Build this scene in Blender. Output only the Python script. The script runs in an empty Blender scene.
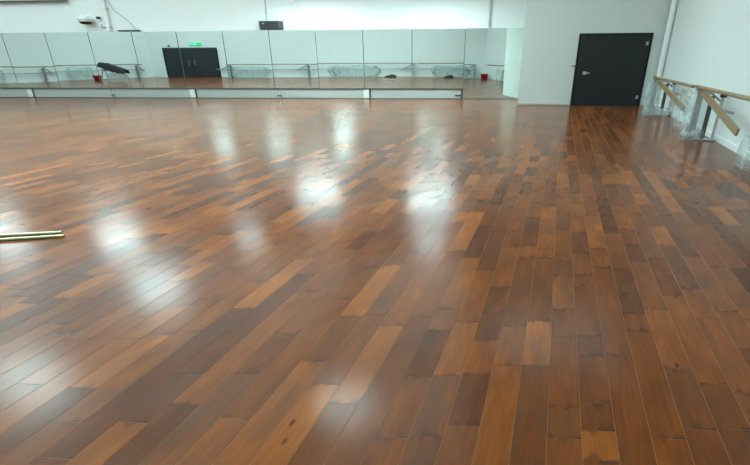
import bpy, math, random
from mathutils import Vector, Matrix
random.seed(7)
scn = bpy.context.scene
col = scn.collection

# ------------------------------------------------------------------ camera
F, PITCH, ROLL, CX, CY, EYE = 421.76, 0.3974, -0.0047, 409.3, 232.5, 1.5
FW = Vector((0, math.cos(PITCH), -math.sin(PITCH)))
UP0 = Vector((0, math.sin(PITCH), math.cos(PITCH)))
RT0 = Vector((1, 0, 0))
RT = RT0 * math.cos(ROLL) + UP0 * math.sin(ROLL)
UP = -RT0 * math.sin(ROLL) + UP0 * math.cos(ROLL)
cam_data = bpy.data.cameras.new('camera')
cam = bpy.data.objects.new('camera', cam_data)
col.objects.link(cam)
m = Matrix((RT, UP, -FW)).transposed().to_4x4()
m.translation = Vector((0, 0, EYE))
cam.matrix_world = m
cam_data.sensor_fit = 'HORIZONTAL'
cam_data.sensor_width = 36.0
cam_data.lens = F / 750 * 36.0
cam_data.shift_x = (375 - CX) / 750
cam_data.clip_start = 0.05
scn.camera = cam

# ------------------------------------------------------------------ world, exposure, lamp brightness
world = bpy.data.worlds.new('world')
scn.world = world
world.use_nodes = True
world.node_tree.nodes['Background'].inputs[0].default_value = (0.6, 0.75, 0.75, 1)
world.node_tree.nodes['Background'].inputs[1].default_value = 0.05
scn.view_settings.view_transform = 'Standard'
scn.view_settings.look = 'None'
scn.view_settings.exposure = 1.68
scn.view_settings.gamma = 1.0
scn.view_settings.use_curve_mapping = False
LAMP_COLOR = (0.72, 0.97, 0.985, 1)
LAMP_DOWN, LAMP_FILL = 15.5, 1.12      # small pendant panels; soft fill panels added on the high ceiling
CEIL = 6.0
LAMP_Z = 3.30
# pendant panels hang over the open side of the studio (x, y of centre, size)
LAMPS = [(-3.35, 15.05, 0.85), (0.76, 14.45, 0.85), (-8.2, 10.98, 0.66), (-5.56, 8.19, 0.6), (-6.03, 5.25, 0.6), (-11.5, 11.1, 0.6),
         (-4.5, 10.93, 0.38), (0.56, 10.54, 0.38), (-0.97, 4.8, 0.42)]

# ------------------------------------------------------------------ helpers
def tag(o, label=None, cat=None, group=None, kind=None):
    if label: o['label'] = label
    if cat: o['category'] = cat
    if group: o['group'] = group
    if kind: o['kind'] = kind
    return o

def empty(name, loc=(0, 0, 0)):
    o = bpy.data.objects.new(name, None)
    o.empty_display_size = 0.1
    col.objects.link(o)
    o.location = loc
    return o

class MB:
    """collects faces for one mesh object"""
    def __init__(s):
        s.v = []; s.f = []; s.smooth = []
    def add(s, vs, fs, smooth=False):
        n = len(s.v)
        s.v += [tuple(v) for v in vs]
        s.f += [tuple(i + n for i in f) for f in fs]
        s.smooth += [smooth] * len(fs)
        return s
    def hexa(s, c):
        return s.add(c, [(0, 3, 2, 1), (4, 5, 6, 7), (0, 1, 5, 4), (1, 2, 6, 5), (2, 3, 7, 6), (3, 0, 4, 7)])
    def prism(s, pts, z0, z1):
        n = len(pts)
        vs = [(p[0], p[1], z0) for p in pts] + [(p[0], p[1], z1) for p in pts]
        fs = [tuple(reversed(range(n))), tuple(range(n, 2 * n))]
        fs += [(i, (i + 1) % n, n + (i + 1) % n, n + i) for i in range(n)]
        return s.add(vs, fs)
    def tube(s, pts, r, n=10, cap=True):
        pts = [Vector(p) for p in pts]
        rings = []
        prev = None
        for i, p in enumerate(pts):
            d = (pts[min(i + 1, len(pts) - 1)] - pts[max(i - 1, 0)]).normalized()
            a = Vector((0, 0, 1)) if abs(d.z) < 0.9 else Vector((1, 0, 0))
            x = d.cross(a).normalized() if prev is None else (prev - d * prev.dot(d)).normalized()
            prev = x
            y = d.cross(x)
            rr = r[i] if isinstance(r, (list, tuple)) else r
            rings.append([p + (x * math.cos(t) + y * math.sin(t)) * rr for t in [2 * math.pi * k / n for k in range(n)]])
        vs = [v for ring in rings for v in ring]
        fs = []
        for i in range(len(pts) - 1):
            for k in range(n):
                fs.append((i * n + k, i * n + (k + 1) % n, (i + 1) * n + (k + 1) % n, (i + 1) * n + k))
        s.add(vs, fs, True)
        if cap:
            s.add(rings[0], [tuple(reversed(range(n)))])
            s.add(rings[-1], [tuple(range(n))])
        return s
    def lathe(s, o, axis, prof, n=24):
        """prof = [(radius, height along axis)...]"""
        o = Vector(o); axis = Vector(axis).normalized()
        a = Vector((0, 0, 1)) if abs(axis.z) < 0.9 else Vector((1, 0, 0))
        x = axis.cross(a).normalized(); y = axis.cross(x)
        vs = []
        for r, hgt in prof:
            for k in range(n):
                t = 2 * math.pi * k / n
                vs.append(o + axis * hgt + (x * math.cos(t) + y * math.sin(t)) * r)
        fs = []
        for i in range(len(prof) - 1):
            for k in range(n):
                fs.append((i * n + k, i * n + (k + 1) % n, (i + 1) * n + (k + 1) % n, (i + 1) * n + k))
        return s.add(vs, fs, True)
    def build(s, name, mat, parent=None, bevel=0.0):
        me = bpy.data.meshes.new(name)
        me.from_pydata(s.v, [], s.f)
        for p, sm in zip(me.polygons, s.smooth):
            p.use_smooth = sm
        me.materials.append(mat)
        me.validate(); me.update()
        o = bpy.data.objects.new(name, me)
        col.objects.link(o)
        if parent is not None:
            o.parent = parent
            o.matrix_parent_inverse = Matrix.Translation(parent.location).inverted()
        if bevel:
            b = o.modifiers.new('bevel', 'BEVEL')
            b.width = bevel; b.segments = 2; b.limit_method = 'ANGLE'
        return o

class Frame:
    """plan frame: origin o, a runs along a wall, b points into the room"""
    def __init__(s, o, a, b):
        s.o = Vector((o[0], o[1], 0)); s.a = Vector((a[0], a[1], 0)); s.b = Vector((b[0], b[1], 0))
    def p(s, a, b, z):
        return s.o + s.a * a + s.b * b + Vector((0, 0, z))
    def box(s, mb, a0, a1, b0, b1, z0, z1):
        c = [s.p(a0, b0, z0), s.p(a1, b0, z0), s.p(a1, b1, z0), s.p(a0, b1, z0),
             s.p(a0, b0, z1), s.p(a1, b0, z1), s.p(a1, b1, z1), s.p(a0, b1, z1)]
        return mb.hexa(c)

def cr(verts_wide):  # keeps angles readable
    return math.radians(verts_wide)

# ------------------------------------------------------------------ materials
def new_mat(name):
    mt = bpy.data.materials.new(name)
    mt.use_nodes = True
    nt = mt.node_tree
    return mt, nt, nt.nodes['Principled BSDF'], nt.links

def plain(name, c, rough=0.5, metal=0.0, noise=0.0, scale=8.0, bump=0.0, spec=0.5):
    mt, nt, b, L = new_mat(name)
    b.inputs['Roughness'].default_value = rough
    b.inputs['Metallic'].default_value = metal
    b.inputs['Specular IOR Level'].default_value = spec
    tc = nt.nodes.new('ShaderNodeTexCoord')
    no = nt.nodes.new('ShaderNodeTexNoise')
    no.inputs['Scale'].default_value = scale
    no.inputs['Detail'].default_value = 4
    L.new(tc.outputs['Object'], no.inputs['Vector'])
    mx = nt.nodes.new('ShaderNodeMix'); mx.data_type = 'RGBA'
    mx.inputs[6].default_value = tuple(x * (1 - noise) for x in c) + (1,)
    mx.inputs[7].default_value = tuple(min(1, x * (1 + noise)) for x in c) + (1,)
    L.new(no.outputs['Fac'], mx.inputs[0])
    L.new(mx.outputs[2], b.inputs['Base Color'])
    if bump:
        bp = nt.nodes.new('ShaderNodeBump')
        bp.inputs['Strength'].default_value = bump
        bp.inputs['Distance'].default_value = 0.02
        L.new(no.outputs['Fac'], bp.inputs['Height'])
        L.new(bp.outputs['Normal'], b.inputs['Normal'])
    return mt

M = {}
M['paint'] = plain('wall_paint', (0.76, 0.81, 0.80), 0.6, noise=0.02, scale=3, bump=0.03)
M['paint_dimmed'] = plain('door_wall_paint_dimmed', (0.58, 0.63, 0.595), 0.65, noise=0.02, scale=3, bump=0.03)  # darker than wall_paint: this wall's dimmer light put into its colour
M['ceiling'] = plain('ceiling_paint', (0.80, 0.83, 0.82), 0.8, noise=0.02)
M['skirting'] = plain('skirting_gloss', (0.34, 0.375, 0.35), 0.3, noise=0.06, scale=2)
M['white'] = plain('white_plastic', (0.78, 0.82, 0.81), 0.4, noise=0.03)
M['dark_trim'] = plain('dark_trim', (0.06, 0.065, 0.05), 0.45, noise=0.15)
M['door'] = plain('door_charcoal', (0.019, 0.021, 0.023), 0.55, noise=0.12, scale=2, spec=0.25)
M['door_edge'] = plain('door_frame_dark', (0.008, 0.010, 0.011), 0.5, noise=0.1, spec=0.25)
M['blue_door'] = plain('door_slate', (0.020, 0.026, 0.032), 0.4, noise=0.25, scale=1.5)
M['steel'] = plain('brushed_steel', (0.62, 0.65, 0.65), 0.28, 1.0, noise=0.06)
M['grey_metal'] = plain('grey_metal', (0.36, 0.40, 0.40), 0.45, 0.5, noise=0.08)
M['grey_pipe'] = plain('grey_pipe', (0.42, 0.48, 0.47), 0.5, noise=0.05)
M['black'] = plain('black_plastic', (0.018, 0.022, 0.024), 0.5, noise=0.2)
M['speaker'] = plain('speaker_shell', (0.05, 0.065, 0.07), 0.55, noise=0.2)
M['rail_wood'] = plain('rail_wood', (0.29, 0.205, 0.11), 0.45, noise=0.2, scale=12)
M['rail_dark'] = plain('rail_end_dark', (0.12, 0.08, 0.045), 0.5, noise=0.15)
M['red'] = plain('red_plastic', (0.55, 0.03, 0.06), 0.4, noise=0.1)
M['cloth'] = plain('black_cloth', (0.02, 0.022, 0.028), 0.9, noise=0.3, scale=6, bump=0.4)
M['brass'] = plain('pale_brass', (0.62, 0.60, 0.36), 0.35, 0.35, noise=0.08)
M['green_dark'] = plain('dark_green_tape', (0.06, 0.12, 0.05), 0.6, noise=0.2)
M['backing'] = plain('mirror_backing', (0.10, 0.14, 0.13), 0.7, noise=0.1)
M['subfloor'] = plain('joint_filler', (0.40, 0.20, 0.09), 0.5, noise=0.3, scale=5)
M['base_tan'] = plain('tan_baseboard', (0.40, 0.36, 0.29), 0.5, noise=0.1)

def mirror_mat():
    mt, nt, b, L = new_mat('mirror_glass')
    b.inputs['Metallic'].default_value = 1
    b.inputs['Roughness'].default_value = 0.012
    b.inputs['Base Color'].default_value = (0.78, 0.86, 0.83, 1)
    return mt
M['mirror'] = mirror_mat()

def lamp_mat(name, strength):
    mt = bpy.data.materials.new(name)
    mt.use_nodes = True
    nt = mt.node_tree; nt.nodes.clear()
    e = nt.nodes.new('ShaderNodeEmission'); o = nt.nodes.new('ShaderNodeOutputMaterial')
    e.inputs[0].default_value = LAMP_COLOR
    e.inputs[1].default_value = strength
    nt.links.new(e.outputs[0], o.inputs[0])
    return mt
M['lamp'] = lamp_mat('lamp_diffuser', LAMP_DOWN)
M['lamp_fill'] = lamp_mat('added_fill_diffuser', LAMP_FILL)

def emit_mat(name, c, s):
    mt, nt, b, L = new_mat(name)
    b.inputs['Base Color'].default_value = c + (1,)
    b.inputs['Emission Color'].default_value = c + (1,)
    b.inputs['Emission Strength'].default_value = s
    return mt
M['exit_green'] = emit_mat('exit_green', (0.0, 0.30, 0.09), 0.7)
M['exit_white'] = emit_mat('exit_white', (0.3, 0.8, 0.5), 0.5)

def film_mat(name, opac, c):
    mt = bpy.data.materials.new(name)
    mt.use_nodes = True
    nt = mt.node_tree; nt.nodes.clear()
    L = nt.links
    out = nt.nodes.new('ShaderNodeOutputMaterial')
    tr = nt.nodes.new('ShaderNodeBsdfTransparent')
    tr.inputs[0].default_value = (0.93, 0.96, 0.95, 1)
    pb = nt.nodes.new('ShaderNodeBsdfPrincipled')
    pb.inputs['Base Color'].default_value = c + (1,)
    pb.inputs['Roughness'].default_value = 0.18
    mx = nt.nodes.new('ShaderNodeMixShader')
    no = nt.nodes.new('ShaderNodeTexNoise'); no.inputs['Scale'].default_value = 5; no.inputs['Detail'].default_value = 2
    mr = nt.nodes.new('ShaderNodeMapRange')
    mr.inputs[1].default_value = 0.3; mr.inputs[2].default_value = 0.7
    mr.inputs[3].default_value = opac * 0.45; mr.inputs[4].default_value = min(1, opac * 1.6)
    tc = nt.nodes.new('ShaderNodeTexCoord')
    L.new(tc.outputs['Object'], no.inputs['Vector'])
    L.new(no.outputs['Fac'], mr.inputs[0]); L.new(mr.outputs[0], mx.inputs[0])
    bp = nt.nodes.new('ShaderNodeBump'); bp.inputs['Strength'].default_value = 0.5; bp.inputs['Distance'].default_value = 0.03
    L.new(no.outputs['Fac'], bp.inputs['Height']); L.new(bp.outputs[0], pb.inputs['Normal'])
    L.new(tr.outputs[0], mx.inputs[1]); L.new(pb.outputs[0], mx.inputs[2]); L.new(mx.outputs[0], out.inputs[0])
    return mt
M['film'] = film_mat('clear_plastic_film', 0.28, (0.66, 0.72, 0.72))
M['film_light'] = film_mat('light_plastic_film', 0.16, (0.55, 0.62, 0.62))
M['thin_film'] = film_mat('thin_floor_film', 0.07, (0.5, 0.5, 0.5))

def wood_mat():
    mt, nt, b, L = new_mat('floor_wood')
    N = nt.nodes.new
    at = N('ShaderNodeAttribute'); at.attribute_name = 'tone'
    sep = N('ShaderNodeSeparateColor'); L.new(at.outputs['Color'], sep.inputs[0])
    uv = N('ShaderNodeUVMap'); uv.uv_map = 'grain'
    ramp = N('ShaderNodeValToRGB')
    cr_ = ramp.color_ramp
    stops = [(0.0, (0.0795, 0.024, 0.0089)), (0.22, (0.1244, 0.0343, 0.0106)), (0.45, (0.1797, 0.0498, 0.0127)), (0.65, (0.2281, 0.0643, 0.0147)), (0.85, (0.2851, 0.0823, 0.0171)), (1.0, (0.337, 0.1046, 0.0214))]
    while len(cr_.elements) < len(stops):
        cr_.elements.new(0.5)
    for e, (p, c) in zip(cr_.elements, stops):
        e.position = p; e.color = c + (1,)
    # broad figure along the plank moves the tone up and down
    mp = N('ShaderNodeMapping'); mp.inputs['Scale'].default_value = (3.0, 7.0, 1)
    L.new(uv.outputs[0], mp.inputs[0])
    n1 = N('ShaderNodeTexNoise'); n1.inputs['Scale'].default_value = 1.0; n1.inputs['Detail'].default_value = 2
    n1.inputs['Distortion'].default_value = 0.6
    L.new(mp.outputs[0], n1.inputs['Vector'])
    ma = N('ShaderNodeMath'); ma.operation = 'MULTIPLY_ADD'
    ma.inputs[1].default_value = 0.7; ma.inputs[2].default_value = -0.35
    L.new(n1.outputs['Fac'], ma.inputs[0])
    ad = N('ShaderNodeMath'); ad.operation = 'ADD'; ad.use_clamp = True
    L.new(ma.outputs[0], ad.inputs[0]); L.new(sep.outputs[0], ad.inputs[1])
    L.new(ad.outputs[0], ramp.inputs[0])
    # fine grain
    mp2 = N('ShaderNodeMapping'); mp2.inputs['Scale'].default_value = (5, 55, 1)
    L.new(uv.outputs[0], mp2.inputs[0])
    n2 = N('ShaderNodeTexNoise'); n2.inputs['Scale'].default_value = 1.0; n2.inputs['Detail'].default_value = 1
    L.new(mp2.outputs[0], n2.inputs['Vector'])
    gr = N('ShaderNodeMapRange'); gr.inputs[1].default_value = 0.3; gr.inputs[2].default_value = 0.7
    gr.inputs[3].default_value = 0.88; gr.inputs[4].default_value = 1.10
    L.new(n2.outputs['Fac'], gr.inputs[0])
    mul = N('ShaderNodeMix'); mul.data_type = 'RGBA'; mul.blend_type = 'MULTIPLY'; mul.inputs[0].default_value = 1
    L.new(ramp.outputs[0], mul.inputs[6]); L.new(gr.outputs[0], mul.inputs[7])
    # grey worn stains, strength per plank in green channel
    ws = N('ShaderNodeMix'); ws.data_type = 'RGBA'
    ws.inputs[7].default_value = (0.100, 0.046, 0.027, 1)
    mp3 = N('ShaderNodeMapping'); mp3.inputs['Scale'].default_value = (3.0, 8.0, 1); mp3.inputs['Location'].default_value = (3.3, 1.7, 0)
    L.new(uv.outputs[0], mp3.inputs[0])
    n3 = N('ShaderNodeTexNoise'); n3.inputs['Scale'].default_value = 1.0; n3.inputs['Detail'].default_value = 4
    L.new(mp3.outputs[0], n3.inputs['Vector'])
    m3 = N('ShaderNodeMapRange'); m3.inputs[1].default_value = 0.35; m3.inputs[2].default_value = 0.75
    L.new(n3.outputs['Fac'], m3.inputs[0])
    mm = N('ShaderNodeMath'); mm.operation = 'MULTIPLY'
    L.new(m3.outputs[0], mm.inputs[0]); L.new(sep.outputs[1], mm.inputs[1])
    L.new(mm.outputs[0], ws.inputs[0]); L.new(mul.outputs[2], ws.inputs[6])
    # dark dirt worked into some of the board ends
    ue = N('ShaderNodeUVMap'); ue.uv_map = 'ends'
    sx = N('ShaderNodeSeparateXYZ'); L.new(ue.outputs[0], sx.inputs[0])
    sb = N('ShaderNodeMath'); sb.operation = 'SUBTRACT'; L.new(sx.outputs[1], sb.inputs[0]); L.new(sx.outputs[0], sb.inputs[1])
    mn = N('ShaderNodeMath'); mn.operation = 'MINIMUM'; L.new(sx.outputs[0], mn.inputs[0]); L.new(sb.outputs[0], mn.inputs[1])
    mp5 = N('ShaderNodeMapping'); mp5.inputs['Scale'].default_value = (2.5, 14.0, 1); mp5.inputs['Location'].default_value = (7.7, 2.2, 0)
    L.new(uv.outputs[0], mp5.inputs[0])
    n7 = N('ShaderNodeTexNoise'); n7.inputs['Scale'].default_value = 1.0; n7.inputs['Detail'].default_value = 2
    L.new(mp5.outputs[0], n7.inputs['Vector'])
    wd = N('ShaderNodeMapRange'); wd.inputs[1].default_value = 0.50; wd.inputs[2].default_value = 0.72
    wd.inputs[3].default_value = 0.001; wd.inputs[4].default_value = 0.085
    L.new(n7.outputs['Fac'], wd.inputs[0])
    dv = N('ShaderNodeMath'); dv.operation = 'DIVIDE'; L.new(mn.outputs[0], dv.inputs[0]); L.new(wd.outputs[0], dv.inputs[1])
    em = N('ShaderNodeMapRange'); em.inputs[1].default_value = 0.0; em.inputs[2].default_value = 1.0
    em.inputs[3].default_value = 0.62; em.inputs[4].default_value = 0.0
    L.new(dv.outputs[0], em.inputs[0])
    ex = N('ShaderNodeMix'); ex.data_type = 'RGBA'; ex.inputs[7].default_value = (0.045, 0.022, 0.014, 1)
    L.new(em.outputs[0], ex.inputs[0]); L.new(ws.outputs[2], ex.inputs[6])
    # small dark knots, only on planks with a high blue channel
    vo = N('ShaderNodeTexVoronoi'); vo.inputs['Scale'].default_value = 1.0
    mp4 = N('ShaderNodeMapping'); mp4.inputs['Scale'].default_value = (3.0, 6.0, 1)
    L.new(uv.outputs[0], mp4.inputs[0]); L.new(mp4.outputs[0], vo.inputs['Vector'])
    kn = N('ShaderNodeMapRange'); kn.inputs[1].default_value = 0.02; kn.inputs[2].default_value = 0.085
    kn.inputs[3].default_value = 1.0; kn.inputs[4].default_value = 0.0
    L.new(vo.outputs['Distance'], kn.inputs[0])
    km = N('ShaderNodeMath'); km.operation = 'MULTIPLY'
    L.new(kn.outputs[0], km.inputs[0]); L.new(sep.outputs[2], km.inputs[1])
    kx = N('ShaderNodeMix'); kx.data_type = 'RGBA'; kx.inputs[7].default_value = (0.03, 0.014, 0.008, 1)
    L.new(km.outputs[0], kx.inputs[0]); L.new(ex.outputs[2], kx.inputs[6])
    L.new(kx.outputs[2], b.inputs['Base Color'])
    # varnish: uneven gloss
    tc = N('ShaderNodeTexCoord')
    n5 = N('ShaderNodeTexNoise'); n5.inputs['Scale'].default_value = 1.3; n5.inputs['Detail'].default_value = 5
    L.new(tc.outputs['Object'], n5.inputs['Vector'])
    rr = N('ShaderNodeMapRange'); rr.inputs[1].default_value = 0.3; rr.inputs[2].default_value = 0.7
    rr.inputs[3].default_value = 0.17; rr.inputs[4].default_value = 0.24
    L.new(n5.outputs['Fac'], rr.inputs[0]); L.new(rr.outputs[0], b.inputs['Roughness'])
    b.inputs['Specular IOR Level'].default_value = 0.135
    n6 = N('ShaderNodeTexNoise'); n6.inputs['Scale'].default_value = 5.0; n6.inputs['Detail'].default_value = 2
    L.new(tc.outputs['Object'], n6.inputs['Vector'])
    bp = N('ShaderNodeBump'); bp.inputs['Strength'].default_value = 0.045; bp.inputs['Distance'].default_value = 0.01
    L.new(n6.outputs['Fac'], bp.inputs['Height'])
    L.new(bp.outputs[0], b.inputs['Normal'])
    return mt
M['wood'] = wood_mat()

# ------------------------------------------------------------------ plan of the room (metres, camera over the origin)
SL = -0.0846                       # mirror wall: y = 16.6 + SL x
def mirror_y(x): return 16.6 + SL * x
MN = Vector((-SL, 1, 0)).normalized()
FM = Frame((0, 16.6), (1, SL), (-MN.x, -MN.y))           # a = x
DSL = -0.1737                      # wall with the door, standing forward of the mirrors
def door_y(x): return 14.906 + DSL * x
DN = Vector((-DSL, 1, 0)).normalized()
FD = Frame((0, 14.906), (1, DSL), (-DN.x, -DN.y))        # a = x
VX = 0.336                         # boards and right wall run along (VX, 1)
RC = Vector((7.6476, 13.578))      # corner of door wall and right wall
RN = Vector((-1, VX, 0)).normalized()
FR = Frame((RC.x - VX * RC.y, 0), (VX, 1), (RN.x, RN.y)) # a = y
def rear_y(x): return -0.89 + SL * x
FB = Frame((0, -0.89), (1, SL), (MN.x, MN.y))            # rear wall, a = x
LK = -0.4643                       # left wall: x = -23.13 + LK (y - 1.07)
LC = Vector((-23.13, rear_y(-23.13)))
def left_x(y): return LC.x + LK * (y - LC.y)
LN = Vector((1, -LK, 0)).normalized()
FL = Frame((LC.x - LK * LC.y, 0), (LK, 1), (LN.x, LN.y)) # a = y
JX = 3.5392                        # free edge of the door wall
YL = 19.2                          # far end of left wall
XL = left_x(YL)

def struct(mb, name, mat, bevel=0.0):
    return tag(mb.build(name, mat, None, bevel), kind='structure')

# floor (the joint filler shows between the boards)
poly = [(XL - 0.3, YL + 0.3), (LC.x - 0.3, LC.y - 0.3), (3.1, -1.4), (RC.x + 0.4, RC.y), (RC.x + 0.4, 17.5)]
floor = struct(MB().prism(poly, -0.12, -0.0010), 'floor', M['subfloor'])
ceiling = struct(MB().prism(poly, CEIL, CEIL + 0.15), 'ceiling', M['ceiling'])
wall_front = struct(FM.box(MB(), XL - 0.2, 4.6, -0.25, 0.0, -0.1, CEIL), 'wall_front', M['paint'])
c0 = Vector((JX, door_y(JX))); c1 = RC.copy()
vdir = Vector((VX, 1))
q0 = c0 + vdir * 1.95; q1 = c1 + vdir * 2.6
wall_jut = struct(MB().prism([c0, c1, q1, q0], -0.1, CEIL), 'wall_front_door', M['paint_dimmed'])
wall_right = struct(FR.box(MB(), -1.6, 16.2, -0.25, 0.0, -0.1, CEIL), 'wall_right', M['paint'])
wall_rear = struct(FB.box(MB(), LC.x - 0.3, 3.1, -0.25, 0.0, -0.1, CEIL), 'wall_rear', M['paint'])
wall_left = struct(FL.box(MB(), LC.y - 0.3, YL + 0.4, -0.25, 0.0, -0.1, CEIL), 'wall_left', M['paint'])

# baseboards
struct(FR.box(MB(), -1.1, RC.y - 0.02, 0.0, 0.025, 0.0, 0.10), 'baseboard_right', M['white'], 0.004)
bd = FD.box(MB(), JX, 5.12, 0.0, 0.02, 0.0, 0.05)
struct(FD.box(bd, 7.23, RC.x - 0.03, 0.0, 0.02, 0.0, 0.05), 'baseboard_front_door', M['base_tan'], 0.004)
struct(FB.box(MB(), -17.4, 2.6, 0.0, 0.02, 0.0, 0.10), 'baseboard_rear', M['white'], 0.004)
struct(FL.box(MB(), LC.y + 0.05, YL - 0.1, 0.0, 0.02, 0.0, 0.10), 'baseboard_left', M['white'], 0.004)
# boxed white corner strip between door wall and right wall
tr = MB().tube([FR.p(RC.y - 0.16, 0.10, 0.0), FR.p(RC.y - 0.16, 0.10, CEIL)], 0.075, 16)
tag(tr.build('trim_1', M['white']), kind='structure')

# ------------------------------------------------------------------ floor boards
W = 0.1477; B0 = 0.139
GAP = 0.0048
UDIR = Vector((1, SL))
def px(p):
    d = Vector(p) - Vector((0, 0, EYE))
    z = d.dot(FW)
    if z < 0.05: return None
    return (CX + F * d.dot(RT) / z, CY - F * d.dot(UP) / z)
def row_range(b):
    ym = (16.6 + SL * b) / (1 - SL * VX)
    jb = JX - VX * door_y(JX)
    if b > jb:
        ym = (14.906 + DSL * b) / (1 - DSL * VX)
    y0 = (-0.89 + SL * b) / (1 - SL * VX)
    yl = (LC.x - LK * LC.y - b) / (VX - LK)
    return max(y0, yl), ym
rows = []
bmax = RC.x - VX * RC.y
k0 = int(math.floor((XL - VX * YL - B0) / W)); k1 = int(math.ceil((bmax - B0) / W))
rnd = random.Random(21)
def rand_tone():
    r = rnd.random()
    if r < 0.25: t = rnd.uniform(0.10, 0.32)
    elif r < 0.85: t = rnd.uniform(0.34, 0.66)
    else: t = rnd.uniform(0.66, 0.88)
    return t
def gy(py):   # ground distance seen at image row py
    return EYE / math.tan(PITCH + math.atan((py - CY) / F))
NEAR_ENDS = {  # row index: (tone of the nearest board, then image row of each end and tone of the board beyond it)
    -5: [.42, (437, .45), (376, .20), (330, .55)],
    -4: [.40, (436.5, .45), (376, .65), (322, .5)],
    -3: [.42, (425.4, .22), (373.5, .62), (340, .25)],
    -2: [.58, (366, .6), (326.7, .38), (258, .5)],
    -1: [.38, (366, .85), (321.7, .34), (258, .62)],
    0: [.60, (439, .52), (408, .36), (338, .34), (310, .65), (276.7, .40), (262, .5)],
    1: [.50, (461, .85), (431.6, .34), (404, .42), (357, .28), (336.7, .34), (288, .5)],
    2: [.36, (355.5, .38), (268, .5)],
    3: [.50, (440, .38), (331, .45), (315, .18), (295, .30), (270, .5)],
    4: [.36, (431, .34), (370, .60), (310, .50), (262, .28)],
    5: [.35, (431, .36), (384.6, .60), (297, .34)],
    6: [.5, (394, .65), (320, .62), (290, .4)],
}
OVERRIDE = {}
for k_, l_ in NEAR_ENDS.items():
    OVERRIDE[k_] = [(gy(505), l_[0])] + [(gy(e_), t_) for e_, t_ in l_[1:]]
boards = []
for k in range(k0, k1 + 1):
    b_l = B0 + W * k; b_r = min(b_l + W, bmax)
    if b_r - b_l < 0.02: continue
    bm = (b_l + b_r) / 2
    ya, yb = row_range(bm)
    ya -= 0.02; yb += 0.02
    if yb - ya < 0.1: continue
    cuts = [(ya, None)]
    y = ya
    if k in OVERRIDE:
        pre = []
        yy = OVERRIDE[k][0][0]
        y2 = yy
        while y2 > ya + 0.25:
            y2 -= rnd.uniform(0.35, 0.8)
            if y2 > ya + 0.2: pre.append((y2, None))
        cuts += pre[::-1] + OVERRIDE[k]
        y = OVERRIDE[k][-1][0]
    y_next = y + rnd.uniform(0.15, 0.8)
    while y_next < yb - 0.15:
        cuts.append((y_next, None))
        r = rnd.random()
        y_next += rnd.uniform(0.3, 0.5) if r < 0.45 else (rnd.uniform(0.5, 0.75) if r < 0.8 else rnd.uniform(0.75, 1.1))
    cuts.append((yb, None))
    for (y0, t), (y1, _) in zip(cuts[:-1], cuts[1:]):
        boards.append((b_l, b_r, y0, y1, t))

def board_geo(b_l, b_r, y0, y1):
    """slab with chamfered upper edge; ends run parallel to the mirror wall"""
    bm = (b_l + b_r) / 2
    g = GAP / 2; ch = 0.0012; ge = 0.0008; ce = 0.0003
    def P(b, y, z):
        x = b + VX * y
        xm = bm + VX * y
        return (x, y + SL * (x - xm), z)
    z0, z1, z2 = -0.02, -0.0012, 0.0
    lo = [P(b_l + g, y0 + ge, z0), P(b_r - g, y0 + ge, z0), P(b_r - g, y1 - ge, z0), P(b_l + g, y1 - ge, z0)]
    mid = [(p[0], p[1], z1) for p in lo]
    top = [P(b_l + g + ch, y0 + ge + ce, z2), P(b_r - g - ch, y0 + ge + ce, z2), P(b_r - g - ch, y1 - ge - ce, z2), P(b_l + g + ch, y1 - ge - ce, z2)]
    fs = [(8, 9, 10, 11)]
    for i in range(4):
        j = (i + 1) % 4
        fs.append((i, j, 4 + j, 4 + i)); fs.append((4 + i, 4 + j, 8 + j, 8 + i))
    return lo + mid + top, fs

def board_meta(b_l, b_r, y0, y1, t):
    tone = rand_tone() if t is None else t
    grey = rnd.uniform(0.4, 1.0) if rnd.random() < 0.45 else rnd.uniform(0.05, 0.3)
    knot = 1.0 if rnd.random() < 0.14 else 0.0
    off = (rnd.uniform(0, 400), rnd.uniform(0, 400))
    return tone, grey, knot, off

def make_board_mesh(name, items):
    vs = []; fs = []; uvs = []; cols = []; ends = []
    for bd_, (tone, grey, knot, off) in items:
        v, f = board_geo(*bd_[:4])
        n = len(vs)
        vs += v
        for q in f:
            fs.append(tuple(i + n for i in q))
            for i in q:
                p = v[i]
                uvs += [p[1] - bd_[2] + off[0], p[0] - VX * p[1] - bd_[0] + off[1]]
                cols += [tone, grey, knot, 1.0]
                ends += [p[1] - bd_[2], bd_[3] - bd_[2]]
    me = bpy.data.meshes.new(name)
    me.from_pydata(vs, [], fs)
    uvl = me.uv_layers.new(name='grain'); uvl.data.foreach_set('uv', uvs)
    uv2 = me.uv_layers.new(name='ends'); uv2.data.foreach_set('uv', ends)
    ca = me.color_attributes.new('tone', 'FLOAT_COLOR', 'CORNER'); ca.data.foreach_set('color', cols)
    me.materials.append(M['wood'])
    me.update()
    return me

scored = []
for bd_ in boards:
    bm = (bd_[0] + bd_[1]) / 2
    area = 0
    qs = [px((b + VX * y, y, 0)) for b, y in ((bd_[0], bd_[2]), (bd_[1], bd_[2]), (bd_[1], bd_[3]), (bd_[0], bd_[3]))]
    if all(q is not None for q in qs):
        # clamp to the frame for a fair estimate of what shows
        qc = [(min(max(q[0], 0), 750), min(max(q[1], 0), 465)) for q in qs]
        for i in range(4):
            x0, y0 = qc[i]; x1, y1 = qc[(i + 1) % 4]
            area += x0 * y1 - x1 * y0
        area = abs(area) / 2
    elif bd_[3] > 0.5 and abs(bm) < 3:
        area = 0
    scored.append((area, bd_))
scored.sort(key=lambda s: -s[0])
near = scored[:300]; rest = scored[300:]
for area, bd_ in near:
    o = bpy.data.objects.new('floor_board', make_board_mesh('floor_board', [(bd_, board_meta(*bd_))]))
    col.objects.link(o); o.parent = floor
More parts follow.
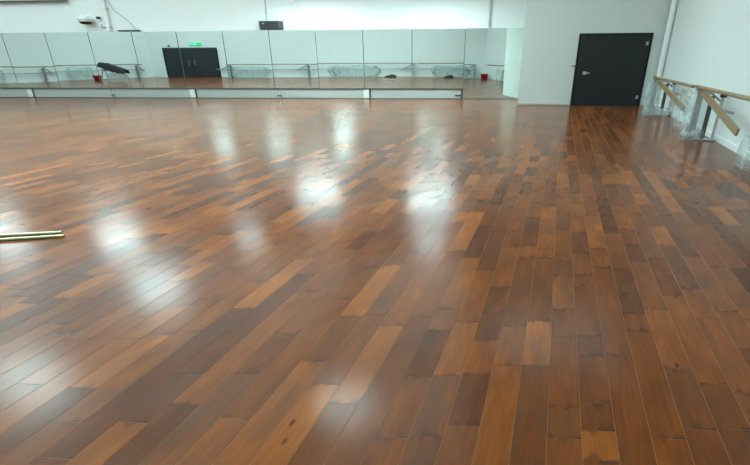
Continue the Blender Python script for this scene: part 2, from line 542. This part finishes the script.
o = bpy.data.objects.new('distant_floor_boards', make_board_mesh('distant_floor_boards', [(bd_, board_meta(*bd_)) for a, bd_ in rest]))
col.objects.link(o); o.parent = floor
tag(o, kind='stuff')

# ------------------------------------------------------------------ mirrors
SEAMS = [-15.62 - 1.745 * 3, -15.62 - 1.745 * 2, -15.62 - 1.745, -15.62, -13.85, -12.10, -10.37, -8.62, -6.85, -5.10, -3.37, -1.64, 0.13, 2.01, 4.17]
struct(FM.box(MB(), SEAMS[0] - 0.02, SEAMS[-2], 0.0, 0.012, 0.36, 2.35), 'trim_2', M['backing'])
struct(FM.box(MB(), SEAMS[-2], SEAMS[-1], 0.0, 0.012, 0.02, 2.35), 'trim_3', M['backing'])
rm = random.Random(5)
for i in range(len(SEAMS) - 1):
    x0, x1 = SEAMS[i] + 0.014, SEAMS[i + 1] - 0.014
    last = i == len(SEAMS) - 2
    z0, z1 = (0.02 if last else 0.38), 2.368
    # each sheet hangs very slightly out of true
    tl = rm.uniform(-0.0012, 0.0012); yw = rm.uniform(-0.0016, 0.0016)
    if last: tl, yw = -0.0028, 0.0
    def off(x, z):
        return 0.026 + (z - (z0 + z1) / 2) * tl + (x - (x0 + x1) / 2) * yw
    mb = MB()
    c = [FM.p(x0, 0.014, z0), FM.p(x1, 0.014, z0), FM.p(x1, off(x1, z0), z0), FM.p(x0, off(x0, z0), z0),
         FM.p(x0, 0.014, z1), FM.p(x1, 0.014, z1), FM.p(x1, off(x1, z1), z1), FM.p(x0, off(x0, z1), z1)]
    mb.hexa(c)
    o = mb.build('wall_mirror', M['mirror'])
    if last:
        lab = 'wall mirror reaching down to the floor beside the door wall'
    elif x0 < -5.0 < x1:
        lab = 'tall wall mirror below the black loudspeaker'
    elif x0 < -10.4 < x1:
        lab = 'tall wall mirror with a flat black bar on its top edge'
    elif x0 < -11.86 < x1 or x0 < -11.2 < x1:
        lab = 'tall wall mirror below the round camera and white pipe'
    elif SEAMS[i + 1] == 2.01:
        lab = 'tall wall mirror at the end of the pale skirting, next to the full-height mirror'
    else:
        lab = 'tall frameless wall mirror above pale skirting with bare wall above'
    tag(o, lab, 'mirror', 'row of wall mirrors')

# skirting box below the mirrors
sk = empty('trim_4', FM.p(-8, 0.03, 0)); tag(sk, kind='structure')
joints = [SEAMS[0], -18.5, -15.05, -11.7, -8.25, -4.95, -1.43, 2.01]
for a, b in zip(joints[:-1], joints[1:]):
    FM.box(MB(), a + 0.03, b - 0.03, 0.002, 0.05, 0.02, 0.335).build('skirting_panel', M['skirting'], sk, 0.004)
FM.box(MB(), SEAMS[0], 2.01, 0.002, 0.085, 0.338, 0.366).build('ledge', M['dark_trim'], sk, 0.003)
FM.box(MB(), SEAMS[0], 2.01, 0.002, 0.06, 0.0, 0.022).build('foot_strip', M['dark_trim'], sk)
for a in (-15.05, -8.25, -1.43):
    FM.box(MB(), a - 0.26, a - 0.06, 0.05, 0.065, 0.03, 0.33).build('joint_cover', M['paint_dimmed'], sk, 0.003)
    FM.box(MB(), a - 0.05, a + 0.02, 0.05, 0.062, 0.022, 0.337).build('joint_gap', M['dark_trim'], sk)
for a in (-11.7, -4.95):
    FM.box(MB(), a - 0.08, a + 0.10, 0.05, 0.07, 0.09, 0.13).build('latch', M['black'], sk, 0.004)
FM.box(MB(), 1.93, 2.02, 0.05, 0.09, 0.0, 0.36).build('end_post', M['dark_trim'], sk, 0.004)
FM.box(MB(), 1.72, 1.93, 0.05, 0.075, 0.10, 0.15).build('latch', M['black'], sk, 0.004)

# ------------------------------------------------------------------ door in the door wall
d1 = empty('door_1', FD.p(6.17, 0.02, 0)); tag(d1, kind='structure')
DX0, DX1, DH = 5.155, 7.185, 2.085
lf1 = FD.box(MB(), DX0 + 0.05, DX1 - 0.05, 0.004, 0.035, 0.01, DH - 0.05).build('door_leaf', M['door'], d1, 0.004)
fr = MB()
FD.box(fr, DX0, DX0 + 0.045, 0.002, 0.05, 0.0, DH); FD.box(fr, DX1 - 0.045, DX1, 0.002, 0.05, 0.0, DH)
FD.box(fr, DX0 + 0.045, DX1 - 0.045, 0.002, 0.05, DH - 0.045, DH)
fr.build('door_frame', M['door_edge'], d1, 0.003)
FD.box(MB(), 5.39, 5.50, 0.035, 0.043, 0.93, 1.02).build('handle_plate', M['steel'], lf1, 0.003)
MB().tube([FD.p(5.44, 0.04, 0.975), FD.p(5.44, 0.085, 0.975), FD.p(5.47, 0.095, 0.975), FD.p(5.58, 0.095, 0.972)], 0.016, 10).build('handle', M['steel'], lf1)
for z in (0.28, 1.80):
    FD.box(MB(), 7.03, 7.10, 0.034, 0.042, z - 0.05, z + 0.05).build('hinge', M['grey_metal'], lf1, 0.003)
MB().tube([FD.p(5.16, 0.06, 1.177), FD.p(5.02, 0.075, 1.182)], [0.02, 0.012], 8).build('door_latch', M['dark_trim'], d1)

# ------------------------------------------------------------------ things on the wall above the mirrors
def loudspeaker():
    t = empty('loudspeaker', FM.p(-4.95, 0.15, 2.39))
    tag(t, 'black loudspeaker mounted on the white wall above the mirrors', 'speaker')
    pts = [FM.p(-5.40, 0.03, 0), FM.p(-4.50, 0.03, 0), FM.p(-4.58, 0.26, 0), FM.p(-5.32, 0.26, 0)]
    mb = MB().prism(pts, 2.40, 2.66)
    mb.build('cabinet', M['speaker'], t, 0.02)
    gl = FM.box(MB(), -5.28, -4.62, 0.262, 0.27, 2.425, 2.635).build('grille', M['black'], t, 0.006)
    FM.box(MB(), -5.2, -5.12, 0.27, 0.274, 2.56, 2.59).build('badge', M['grey_metal'], gl)
loudspeaker()
tag(MB().tube([FM.p(-5.09, 0.012, CEIL), FM.p(-5.10, 0.012, 3.1), FM.p(-5.105, 0.014, 2.662)], 0.022, 8).build('speaker_cable', M['grey_pipe']),
    'thin grey cable running down the wall to the loudspeaker', 'cable')
def pipe(name, x0, x1, r, mat, lab, cat, z0=2.372):
    t = empty(name, FM.p(x1, r + 0.005, z0)); tag(t, lab, cat)
    MB().tube([FM.p(x0, r + 0.004, CEIL), FM.p(x1, r + 0.004, z0)], r, 14).build('tube', mat, t)
    for z in (2.55, 3.15):
        xx = x1 + (x0 - x1) * (z - z0) / (CEIL - z0)
        FM.box(MB(), xx - r * 1.35, xx + r * 1.35, 0.0, 2 * r + 0.012, z - 0.02, z + 0.02).build('clip', mat, t, 0.005)
    return t
pipe('wall_pipe', -11.06, -11.17, 0.085, M['white'], 'wide white pipe on the wall beside the round camera', 'pipe')
pipe('wall_pipe', -4.11, -4.05, 0.045, M['white'], 'white pipe on the wall right beside the loudspeaker', 'pipe')
pipe('wall_pipe', 2.83, 2.82, 0.04, M['grey_pipe'], 'thin grey pipe above the full-height mirror', 'pipe', 2.40)
def dome_camera():
    t = empty('dome_camera', FM.p(-11.86, 0.2, 2.7))
    tag(t, 'round white dome camera with dark underside on the wall', 'camera')
    o = FM.p(-11.86, 0.26, 2.70)
    MB().lathe(o, (0, 0, 1), [(0.0, 0.23), (0.12, 0.22), (0.19, 0.17), (0.22, 0.08), (0.225, 0.0), (0.19, -0.01), (0.0, -0.01)]).build('housing', M['white'], t)
    MB().lathe(o, (0, 0, 1), [(0.205, -0.012), (0.19, -0.05), (0.13, -0.085), (0.0, -0.10)]).build('lens_dome', M['black'], t)
    MB().tube([FM.p(-11.86, 0.02, 2.80), FM.p(-11.86, 0.12, 2.80)], 0.045, 10).build('wall_arm', M['white'], t)
    MB().lathe(o, (0, 0, 1), [(0.226, 0.055), (0.238, 0.07), (0.222, 0.085)]).build('rim', M['grey_pipe'], t)
dome_camera()
def junction():
    t = empty('junction_box', FM.p(-11.48, 0.05, 2.55))
    tag(t, 'small white junction box with dark cable gland beside the round camera', 'junction box')
    FM.box(MB(), -11.50, -11.30, 0.004, 0.09, 2.53, 2.68).build('box', M['white'], t, 0.012)
    MB().tube([FM.p(-11.46, 0.085, 2.68), FM.p(-11.47, 0.085, 2.80)], 0.03, 8).build('conduit', M['white'], t)
    MB().lathe(FM.p(-11.47, 0.085, 2.80), (0, 0, 1), [(0.0, 0.0), (0.065, 0.0), (0.075, 0.04), (0.05, 0.075), (0.0, 0.08)], 12).build('gland', M['black'], t)
    FM.box(MB(), -11.42, -11.36, 0.09, 0.096, 2.56, 2.63).build('cover_screw', M['grey_metal'], t)
junction()
cab = [FM.p(-11.0, 0.02, CEIL), FM.p(-10.98, 0.02, 3.4), FM.p(-10.85, 0.02, 3.1), FM.p(-10.6, 0.02, 2.9), FM.p(-10.35, 0.02, 2.7), FM.p(-10.15, 0.03, 2.46), FM.p(-10.12, 0.05, 2.445)]
tag(MB().tube(cab, 0.014, 6).build('loose_cable', M['grey_pipe']), 'thin loose cable hanging in a curve from the white pipe', 'cable')
t = empty('flat_black_bar', FM.p(-10.4, 0.1, 2.369)); tag(t, 'flat black bar lying on the top edge of a mirror', 'bar')
FM.box(MB(), -10.80, -9.98, 0.012, 0.14, 2.369, 2.42).build('body', M['black'], t, 0.01)
FM.box(MB(), -10.77, -10.01, 0.141, 0.146, 2.38, 2.41).build('front_strip', M['dark_trim'], t)
t = empty('cable_tray', FM.p(-14.5, 0.1, 3.4)); tag(t, 'long grey cable tray fixed high on the wall', 'cable tray')
FM.box(MB(), -20.0, -12.5, 0.002, 0.16, 3.42, 3.56).build('tray', M['grey_pipe'], t, 0.006)
FM.box(MB(), -20.0, -12.5, 0.10, 0.165, 3.385, 3.418).build('lower_lip', M['dark_trim'], t, 0.004)

# ------------------------------------------------------------------ ballet barres
def crumple(mb, f0, f1, w0, w1, z0, z1, fr, seed, nz=9, sq=0.6):
    """loose plastic bag around a stand: a bulging, folded open sleeve"""
    r = random.Random(seed)
    n = 28
    vs = []; fs = []
    cx = (f0 + f1) / 2; cy = (w0 + w1) / 2; hx = (f1 - f0) / 2; hy = (w1 - w0) / 2
    ph = [r.uniform(0, 6.28) for _ in range(4)]
    for j in range(nz):
        tz = j / (nz - 1)
        bulge = 0.80 + 0.20 * math.sin(math.pi * tz) + (0.06 if j == 0 else 0)
        for i in range(n):
            t = 2 * math.pi * i / n
            k = bulge * (1 + 0.06 * math.sin(5 * t + ph[0] + 2 * tz) + 0.05 * math.sin(9 * t + ph[1] - 3 * tz) + r.uniform(-0.05, 0.05))
            ca, sa = math.cos(t), math.sin(t)
            sx = abs(ca) ** sq * (1 if ca > 0 else -1); sy = abs(sa) ** sq * (1 if sa > 0 else -1)
            vs.append(fr.p(cx + hx * sx * k, cy + hy * sy * min(k, 1.0), z0 + (z1 - z0) * tz + r.uniform(-0.03, 0.03) * (0 < j)))
    for j in range(nz - 1):
        for i in range(n):
            fs.append((j * n + i, j * n + (i + 1) % n, (j + 1) * n + (i + 1) % n, (j + 1) * n + i))
    return mb.add(vs, fs, True)

def stand(t, fr, a, s, sc, off):
    """support at position a along the wall, standing square to it; s = direction of its rail"""
    w = 0.028 * sc
    fr.box(MB(), a - w, a + w, off - 0.10, off, 0.035, 0.885).build('post', M['grey_metal'], t, 0.008)
    fr.box(MB(), a - w * .6, a + w * .6, 0.22, 0.29, 0.035, 0.80).build('web_plate', M['dark_trim'], t, 0.006)
    wt = MB().tube([fr.p(a, 0.085, 0.03), fr.p(a, 0.085, 0.78)], 0.028, 12).build('wall_tube', M['steel'], t)
    MB().lathe(fr.p(a, 0.085, 0.78), (0, 0, 1), [(0.0, 0.0), (0.05, 0.0), (0.056, 0.03), (0.04, 0.07), (0.0, 0.075)], 14).build('clamp_knob', M['black'], wt)
    fr.box(MB(), a - w * 1.4, a + w * 1.4, 0.04, off + 0.05, 0.001, 0.034).build('foot', M['steel'], t, 0.008)
    MB().tube([fr.p(a, 0.12, 0.72), fr.p(a, 0.26, 0.84), fr.p(a, off - 0.04, 0.90)], 0.02, 8).build('bracket', M['grey_metal'], t)
    fr.box(MB(), a + s * 0.04 * sc, a + s * 0.62 * sc, 0.07, 0.10, 0.56, 0.60).build('side_arm', M['grey_metal'], t, 0.006)
    fr.box(MB(), a - w * 1.6, a + w * 1.6, off - 0.04, off + 0.04, 0.886, 0.921).build('saddle', M['grey_metal'], t, 0.006)

def barre(fr, a0, a1, off, lab, group, seed, slant=True, sc=1.0, wraps=(), stands=None, z_rail=0.95, drop_len=1.5):
    """a0 = end with the stand, a1 = other end (positions along the wall)"""
    t = empty('ballet_barre', fr.p((a0 + a1) / 2, off * 0.6, 0)); tag(t, lab, 'barre', group)
    s = 1 if a1 > a0 else -1
    L = abs(a1 - a0)
    ov = 0.06
    rl = MB().tube([fr.p(a0 - s * ov, off, z_rail), fr.p(a1 - s * 0.02, off, z_rail)], 0.031, 12).build('rail', M['rail_wood'], t)
    MB().tube([fr.p(a0 - s * (ov + 0.05), off, z_rail), fr.p(a0 - s * ov, off, z_rail)], 0.033, 12).build('rail_end_cap', M['rail_dark'], rl)
    for k, a in enumerate(stands if stands else (a0,)):
        stand(t, fr, a, s, sc, off)
    if slant:
        # wooden lower rail hanging down from the stand
        d = drop_len * sc
        ax = Vector(fr.p(a0 - s * 0.02, off - 0.04, 0.905)); bx_ = Vector(fr.p(a0 + s * d, 0.26, 0.40))
        dn = (bx_ - ax).normalized(); side = fr.b.normalized() * 0.02
        upv = dn.cross(fr.b).normalized() * 0.06
        c = [ax - upv - side, bx_ - upv - side, bx_ - upv + side, ax - upv + side, ax + upv - side, bx_ + upv - side, bx_ + upv + side, ax + upv + side]
        MB().hexa(c).build('lower_rail', M['rail_wood'], t, 0.006)
    else:
        MB().tube([fr.p(a0, 0.24, 0.56), fr.p(a1 - s * 0.05, 0.24, 0.56)], 0.024, 10).build('lower_rail', M['grey_metal'], t)
        for a in (stands if stands else (a0,)):
            ax = Vector(fr.p(a + s * 0.02, 0.28, 0.90)); bx_ = Vector(fr.p(a + s * 0.45 * sc, 0.28, 0.50))
            MB().tube([ax, bx_], 0.04, 8).build('brace', M['grey_metal'], t)
    for k, (w0, w1, z0, z1, *wb) in enumerate(wraps):
        wb = wb or (0.12, off - 0.02)
        crumple(MB(), w0, w1, wb[0], wb[1], z0, z1, fr, seed * 10 + k, sq=0.6 if slant else 0.3).build('plastic_wrap', M['film'] if slant else M['film_light'], t)
    return t

# right wall, direct view
G = 'ballet barres along the right wall'
barre(FR, 11.45, 8.0, 0.56, 'ballet barre with wooden rail and plastic-wrapped stand in the corner by the door', G, 11,
      wraps=((11.30, 11.62, 0.01, 0.82, 0.36, 0.72), (8.6, 9.7, 0.02, 0.80, 0.16, 0.40), (11.15, 11.4, 0.01, 0.22, 0.1, 0.7)), drop_len=2.0)
barre(FR, 7.90, 4.50, 0.50, 'ballet barre with wooden rail and slanting lower rail, second from the door', G, 23,
      wraps=((5.6, 6.05, 0.01, 0.42, 0.10, 0.36), (7.75, 8.0, 0.01, 0.2, 0.25, 0.62)))
barre(FR, 4.38, 0.9, 0.50, 'ballet barre with wooden rail, third from the door along the right wall', G, 31,
      wraps=((2.2, 3.2, 0.02, 0.7, 0.16, 0.40),))
# rear wall (seen in the mirrors)
G = 'ballet barres along the rear wall'
barre(FB, -10.55, -16.9, 0.50, 'ballet barre with plastic-wrapped middle next to the slate double door', G, 41, False, 2.1, wraps=((-16.6, -13.6, 0.05, 0.80),), stands=(-10.55, -16.6))
barre(FB, -2.45, -10.4, 0.50, 'ballet barre with a large plastic wrap at mid-length along the rear wall', G, 51, False, 2.1, wraps=((-8.9, -5.0, 0.05, 0.80),), stands=(-2.45,))
barre(FB, 1.95, -2.25, 0.50, 'short ballet barre at the corner of rear wall and right wall', G, 61, False, 2.1, wraps=((-1.1, 1.6, 0.05, 0.80),))
# left wall (seen in the mirrors)
G = 'ballet barres along the left wall'
barre(FL, 7.5, 1.9, 0.50, 'ballet barre with wrapped stand near the corner with the slate double door', G, 71, False, 1.0, wraps=((5.0, 6.4, 0.05, 0.80),), stands=(7.5, 2.2))
barre(FL, 12.6, 7.6, 0.50, 'ballet barre next along the left wall towards the mirrors', G, 81, False, 1.0, wraps=((9.4, 10.4, 0.05, 0.80),), stands=(12.5,))

# ------------------------------------------------------------------ rear door and sign
d2 = empty('door_2', FB.p(-19.8, 0.02, 0)); tag(d2, kind='structure')
RX0, RX1 = -21.95, -17.62
xm = (RX0 + RX1) / 2
for x0, x1, hx in ((RX0 + 0.09, xm - 0.01, xm - 0.25), (xm + 0.01, RX1 - 0.09, xm + 0.25)):
    lf = FB.box(MB(), x0, x1, 0.004, 0.04, 0.01, 2.05).build('door_leaf', M['blue_door'], d2, 0.004)
    MB().tube([FB.p(hx, 0.04, 0.85), FB.p(hx, 0.09, 0.87), FB.p(hx, 0.09, 1.18), FB.p(hx, 0.04, 1.20)], 0.02, 8).build('pull_handle', M['grey_metal'], lf)
fr = MB()
FB.box(fr, RX0, RX0 + 0.08, 0.002, 0.05, 0, 2.12); FB.box(fr, RX1 - 0.08, RX1, 0.002, 0.05, 0, 2.12); FB.box(fr, RX0 + 0.08, RX1 - 0.08, 0.002, 0.05, 2.06, 2.12)
fr.build('door_frame', M['door_edge'], d2, 0.003)
t = empty('exit_sign', FB.p(-19.26, 0.05, 2.25)); tag(t, 'small green exit sign on the rear wall above the double door', 'exit sign')
FB.box(MB(), -19.74, -18.78, 0.002, 0.06, 2.26, 2.48).build('housing', M['white'], t, 0.008)
fc = FB.box(MB(), -19.73, -18.79, 0.06, 0.066, 2.265, 2.475).build('face', M['exit_green'], t)
man = MB()
FB.box(man, -19.34, -19.27, 0.066, 0.068, 2.430, 2.460)
FB.box(man, -19.37, -19.24, 0.066, 0.068, 2.355, 2.425)
FB.box(man, -19.44, -19.34, 0.066, 0.068, 2.290, 2.345)
FB.box(man, -19.27, -19.18, 0.066, 0.068, 2.290, 2.345)
man.build('running_man', M['exit_white'], fc)
ar = MB(); FB.box(ar, -19.68, -19.50, 0.066, 0.068, 2.355, 2.385)
ar.add([FB.p(-19.70, 0.067, 2.370), FB.p(-19.62, 0.067, 2.415), FB.p(-19.62, 0.067, 2.325)], [(0, 1, 2)])
ar.build('arrow', M['exit_white'], fc)
t = empty('alarm_sounder', FB.p(-21.35, 0.05, 2.2)); tag(t, 'tiny dark alarm box above the edge of the double door', 'alarm')
FB.box(MB(), -21.46, -21.26, 0.002, 0.07, 2.2, 2.34).build('case', M['grey_metal'], t, 0.01)
MB().lathe(FB.p(-21.36, 0.07, 2.27), FB.b, [(0.05, 0.0), (0.045, 0.03), (0.0, 0.04)], 10).build('lens', M['black'], t)

# ------------------------------------------------------------------ loose things near the rear of the room
def bucket(x, y, lab):
    t = empty('red_bucket', (x, y, 0)); tag(t, lab, 'bucket')
    MB().lathe((x, y, 0.002), (0, 0, 1), [(0.0, 0.0), (0.21, 0.0), (0.27, 0.33), (0.29, 0.335), (0.29, 0.355), (0.262, 0.355), (0.2, 0.02), (0.0, 0.02)], 20).build('pail', M['red'], t)
    pts = [(x + 0.285 * math.cos(q), y + 0.02, 0.32 - 0.20 * math.sin(q)) for q in [math.pi * k / 10 for k in range(11)]]
    pts = [(p[0], y - 0.30 * math.sin(math.pi * i / 10) - 0.0, 0.33 - 0.02 * math.sin(math.pi * i / 10)) for i, p in enumerate(pts)]
    MB().tube(pts, 0.009, 6).build('handle', M['steel'], t)
bucket(-22.35, 7.2, 'red bucket on the floor beside the black coat')
bucket(2.72, 0.35, 'red bucket on the floor by the short ballet barre')

def bag(x, y, ln, lab, seed):
    r = random.Random(seed)
    t = empty('black_bag', (x, y, 0)); tag(t, lab, 'bag', 'flat black bags on the floor')
    n, mrow = 14, 6
    vs = []
    for j in range(mrow):
        q = j / (mrow - 1)
        for i in range(n):
            a = 2 * math.pi * i / n
            k = math.cos(q * math.pi / 2) ** 0.5 if q < 1 else 0.02
            vs.append((x + ln / 2 * math.cos(a) * k * (1 + r.uniform(-.08, .08)), y + 0.2 * math.sin(a) * k, 0.003 + 0.15 * math.sin(q * math.pi / 2) * (1 + 0.25 * math.cos(a))))
    fs = [tuple(reversed(range(n)))]
    for j in range(mrow - 1):
        for i in range(n):
            fs.append((j * n + i, j * n + (i + 1) % n, (j + 1) * n + (i + 1) % n, (j + 1) * n + i))
    fs.append(tuple(range((mrow - 1) * n, mrow * n)))
    MB().add(vs, fs, True).build('body', M['cloth'], t)
    MB().tube([(x - 0.2, y + 0.02, 0.14), (x - 0.12, y + 0.05, 0.2), (x + 0.05, y + 0.05, 0.21), (x + 0.15, y + 0.02, 0.15)], 0.014, 6).build('strap', M['black'], t)
bag(-4.1, 0.25, 0.9, 'flat black bag on the floor in front of the rear ballet barres', 3)
bag(0.25, 0.75, 0.75, 'flat black bag on the floor in front of the rear ballet barres', 4)

# trestle with wrapped legs and a coat thrown over it
def trestle(cx, cy):
    t = empty('folding_trestle', (cx, cy, 0)); tag(t, 'grey metal trestle wrapped in plastic under a black coat', 'trestle')
    def ztop(u):
        return 1.15 - 0.50 * max(0.0, u - 0.12) ** 1.25
    for u in (0.10, 0.88):
        x = cx - 0.86 + 1.80 * u
        for sy in (-1, 1):
            MB().tube([(x + (0.1 if u > .5 else -.1), cy + 0.26 * sy, 0.003), (x, cy + 0.03 * sy, ztop(u) - 0.14)], 0.03, 8).build('leg', M['grey_metal'], t)
    MB().tube([(cx - 0.76, cy, ztop(0.05) - 0.12), (cx - 0.3, cy, ztop(.33) - 0.12), (cx + 0.85, cy, ztop(0.9) - 0.12)], 0.03, 10).build('top_bar', M['grey_metal'], t)
    MB().tube([(cx - 0.8, cy - 0.2, 0.30), (cx + 0.85, cy - 0.2, 0.30)], 0.02, 8).build('stretcher', M['steel'], t)
    f = Frame((cx, cy), (1, 0), (0, 1))
    crumple(MB(), -0.40, 0.75, -0.16, 0.16, 0.05, 0.52, f, 77).build('plastic_wrap', M['film'], t)
    r = random.Random(9)
    nx, ny = 17, 13
    vs = []; fs = []
    for i in range(nx):
        u = i / (nx - 1)
        x = cx - 0.86 + 1.80 * u
        drop = 0.30 + 0.20 * math.sin(math.pi * u)
        for j in range(ny):
            v = j / (ny - 1) * 2 - 1
            y = cy + 0.27 * math.copysign(abs(v) ** 0.6, v) + r.uniform(-.012, .012)
            z = ztop(u) - drop * max(0, abs(v) - 0.25) ** 1.2 * 1.1 + r.uniform(-.02, .02)
            vs.append((x + r.uniform(-.02, .02), y, z))
    for i in range(nx - 1):
        for j in range(ny - 1):
            fs.append((i * ny + j, i * ny + j + 1, (i + 1) * ny + j + 1, (i + 1) * ny + j))
    o = MB().add(vs, fs, True).build('black_coat', M['cloth'])
    so = o.modifiers.new('thick', 'SOLIDIFY'); so.thickness = 0.05; so.offset = 1
    tag(o, 'black coat thrown over the wrapped trestle', 'coat')
    MB().tube([(cx - 0.80, cy - 0.22, 0.98), (cx - 0.90, cy - 0.30, 0.8), (cx - 0.94, cy - 0.31, 0.60)], [0.08, 0.07, 0.055], 10).build('sleeve', M['cloth'], o)
trestle(-20.75, 7.45)

# ------------------------------------------------------------------ metal strips lying on the boards
for q0, q1, w, lab in (((-4.30, 3.435), (-3.205, 3.588), 0.030, 'thin pale brass strip lying on the boards, the farther of a pair'),
                       ((-4.20, 3.33), (-3.120, 3.508), 0.030, 'thin pale brass strip lying on the boards, the longer-reaching of a pair')):
    a = Vector(q0); b = Vector(q1); d = (b - a).normalized(); nn = Vector((-d.y, d.x))
    t = empty('brass_strip', ((a.x + b.x) / 2, (a.y + b.y) / 2, 0)); tag(t, lab, 'metal strip')
    f = Frame(a, d, nn); Ls = (b - a).length
    f.box(MB(), 0, Ls, -w / 2, w / 2, 0.001, 0.008).build('web', M['green_dark'], t)
    f.box(MB(), 0, Ls, -w / 2, w / 2 - 0.004, 0.009, 0.024).build('cover', M['brass'], t, 0.003)

# ------------------------------------------------------------------ crumpled strip of clear film on the boards
def film_strip(pts, hw, seed, lab):
    r = random.Random(seed)
    pts = [Vector((p[0], p[1], 0)) for p in pts]
    dense = []
    for a, b in zip(pts[:-1], pts[1:]):
        n = 14
        dense += [a.lerp(b, i / n) for i in range(n)]
    dense.append(pts[-1])
    prof = [(-1.0, 0.002), (-0.8, 0.010), (-0.6, 0.003), (0.0, 0.005), (0.6, 0.003), (0.8, 0.011), (1.0, 0.002)]
    vs = []; fs = []
    for i, p in enumerate(dense):
        d = (dense[min(i + 1, len(dense) - 1)] - dense[max(i - 1, 0)]).normalized()
        nn = Vector((-d.y, d.x, 0))
        for (q, z) in prof:
            vs.append(p + nn * hw * (q + r.uniform(-.05, .05)) + Vector((0, 0, z * r.uniform(0.7, 1.3) if z > 0.002 else 0.0015)))
    m_ = len(prof)
    for i in range(len(dense) - 1):
        for j in range(m_ - 1):
            fs.append((i * m_ + j, i * m_ + j + 1, (i + 1) * m_ + j + 1, (i + 1) * m_ + j))
    o = MB().add(vs, fs, True).build('plastic_film_strip', M['thin_film'])
    tag(o, lab, 'plastic film')
film_strip([(-0.86, 3.98), (-0.2, 4.52), (0.62, 5.22)], 0.035, 3, 'long narrow strip of clear film with raised edges lying on the boards')
film_strip([(1.07, 6.10), (1.3, 6.5), (1.54, 7.0)], 0.03, 4, 'short narrow strip of clear film on the boards, nearer to the door')

# ------------------------------------------------------------------ ceiling lights
for (x, y, ls) in LAMPS:
    t = empty('pendant_light', (x, y, LAMP_Z)); tag(t, 'flat white light panel hanging on wires from the ceiling', 'ceiling light', 'hanging light panels')
    f = Frame((x, y), (1, SL), (-SL, 1))
    LX, LY = 0.88 * ls, 0.46 * ls
    fr = MB()
    for a0, a1, b0, b1 in ((-LX - .03, LX + .03, LY, LY + .03), (-LX - .03, LX + .03, -LY - .03, -LY), (-LX - .03, -LX, -LY, LY), (LX, LX + .03, -LY, LY)):
        f.box(fr, a0, a1, b0, b1, LAMP_Z - 0.03, LAMP_Z + 0.04)
    fr.build('frame', M['white'], t)
    f.box(MB(), -LX, LX, -LY, LY, LAMP_Z - 0.02, LAMP_Z - 0.01).build('diffuser', M['lamp'], t)
    f.box(MB(), -LX, LX, -LY, LY, LAMP_Z + 0.02, LAMP_Z + 0.03).build('back_plate', M['white'], t)
    for sx in (-1, 1):
        MB().tube([f.p(sx * LX, 0, LAMP_Z + 0.04), f.p(sx * LX, 0, CEIL)], 0.004, 5).build('wire', M['grey_metal'], t)

# rows of soft panels added out of view for even general light
PX, PY = 1.75, 1.15
for r_ in range(6):
    for c_ in range(10):
        x = 4.6 - 4.1 * c_ - 0.3 * (5 - r_); y = 1.4 + 2.85 * r_ - SL * (4.1 * c_)
        if x + PX > RC.x + VX * (y - PY - RC.y) - 0.15 or x - PX < left_x(y - PY) + 0.4 or y + PY > mirror_y(x + PX) - 0.2: continue
        if x + PX > JX - 0.1 and y + PY > door_y(x + PX) - 0.2: continue
        if y - PY < rear_y(x - PX) + 0.2: continue
        t = empty('added_fill_panel', (x, y, CEIL)); tag(t, 'large soft fill light panel added on the high ceiling', 'ceiling light', 'added fill light panels on the high ceiling')
        f = Frame((x, y), (1, SL), (-SL, 1))
        fr = MB()
        for a0, a1, b0, b1 in ((-PX - .04, PX + .04, PY, PY + .04), (-PX - .04, PX + .04, -PY - .04, -PY), (-PX - .04, -PX, -PY, PY), (PX, PX + .04, -PY, PY)):
            f.box(fr, a0, a1, b0, b1, CEIL - 0.06, CEIL - 0.001)
        fr.build('frame', M['white'], t)
        f.box(MB(), -PX, PX, -PY, PY, CEIL - 0.045, CEIL - 0.02).build('diffuser', M['lamp_fill'], t)
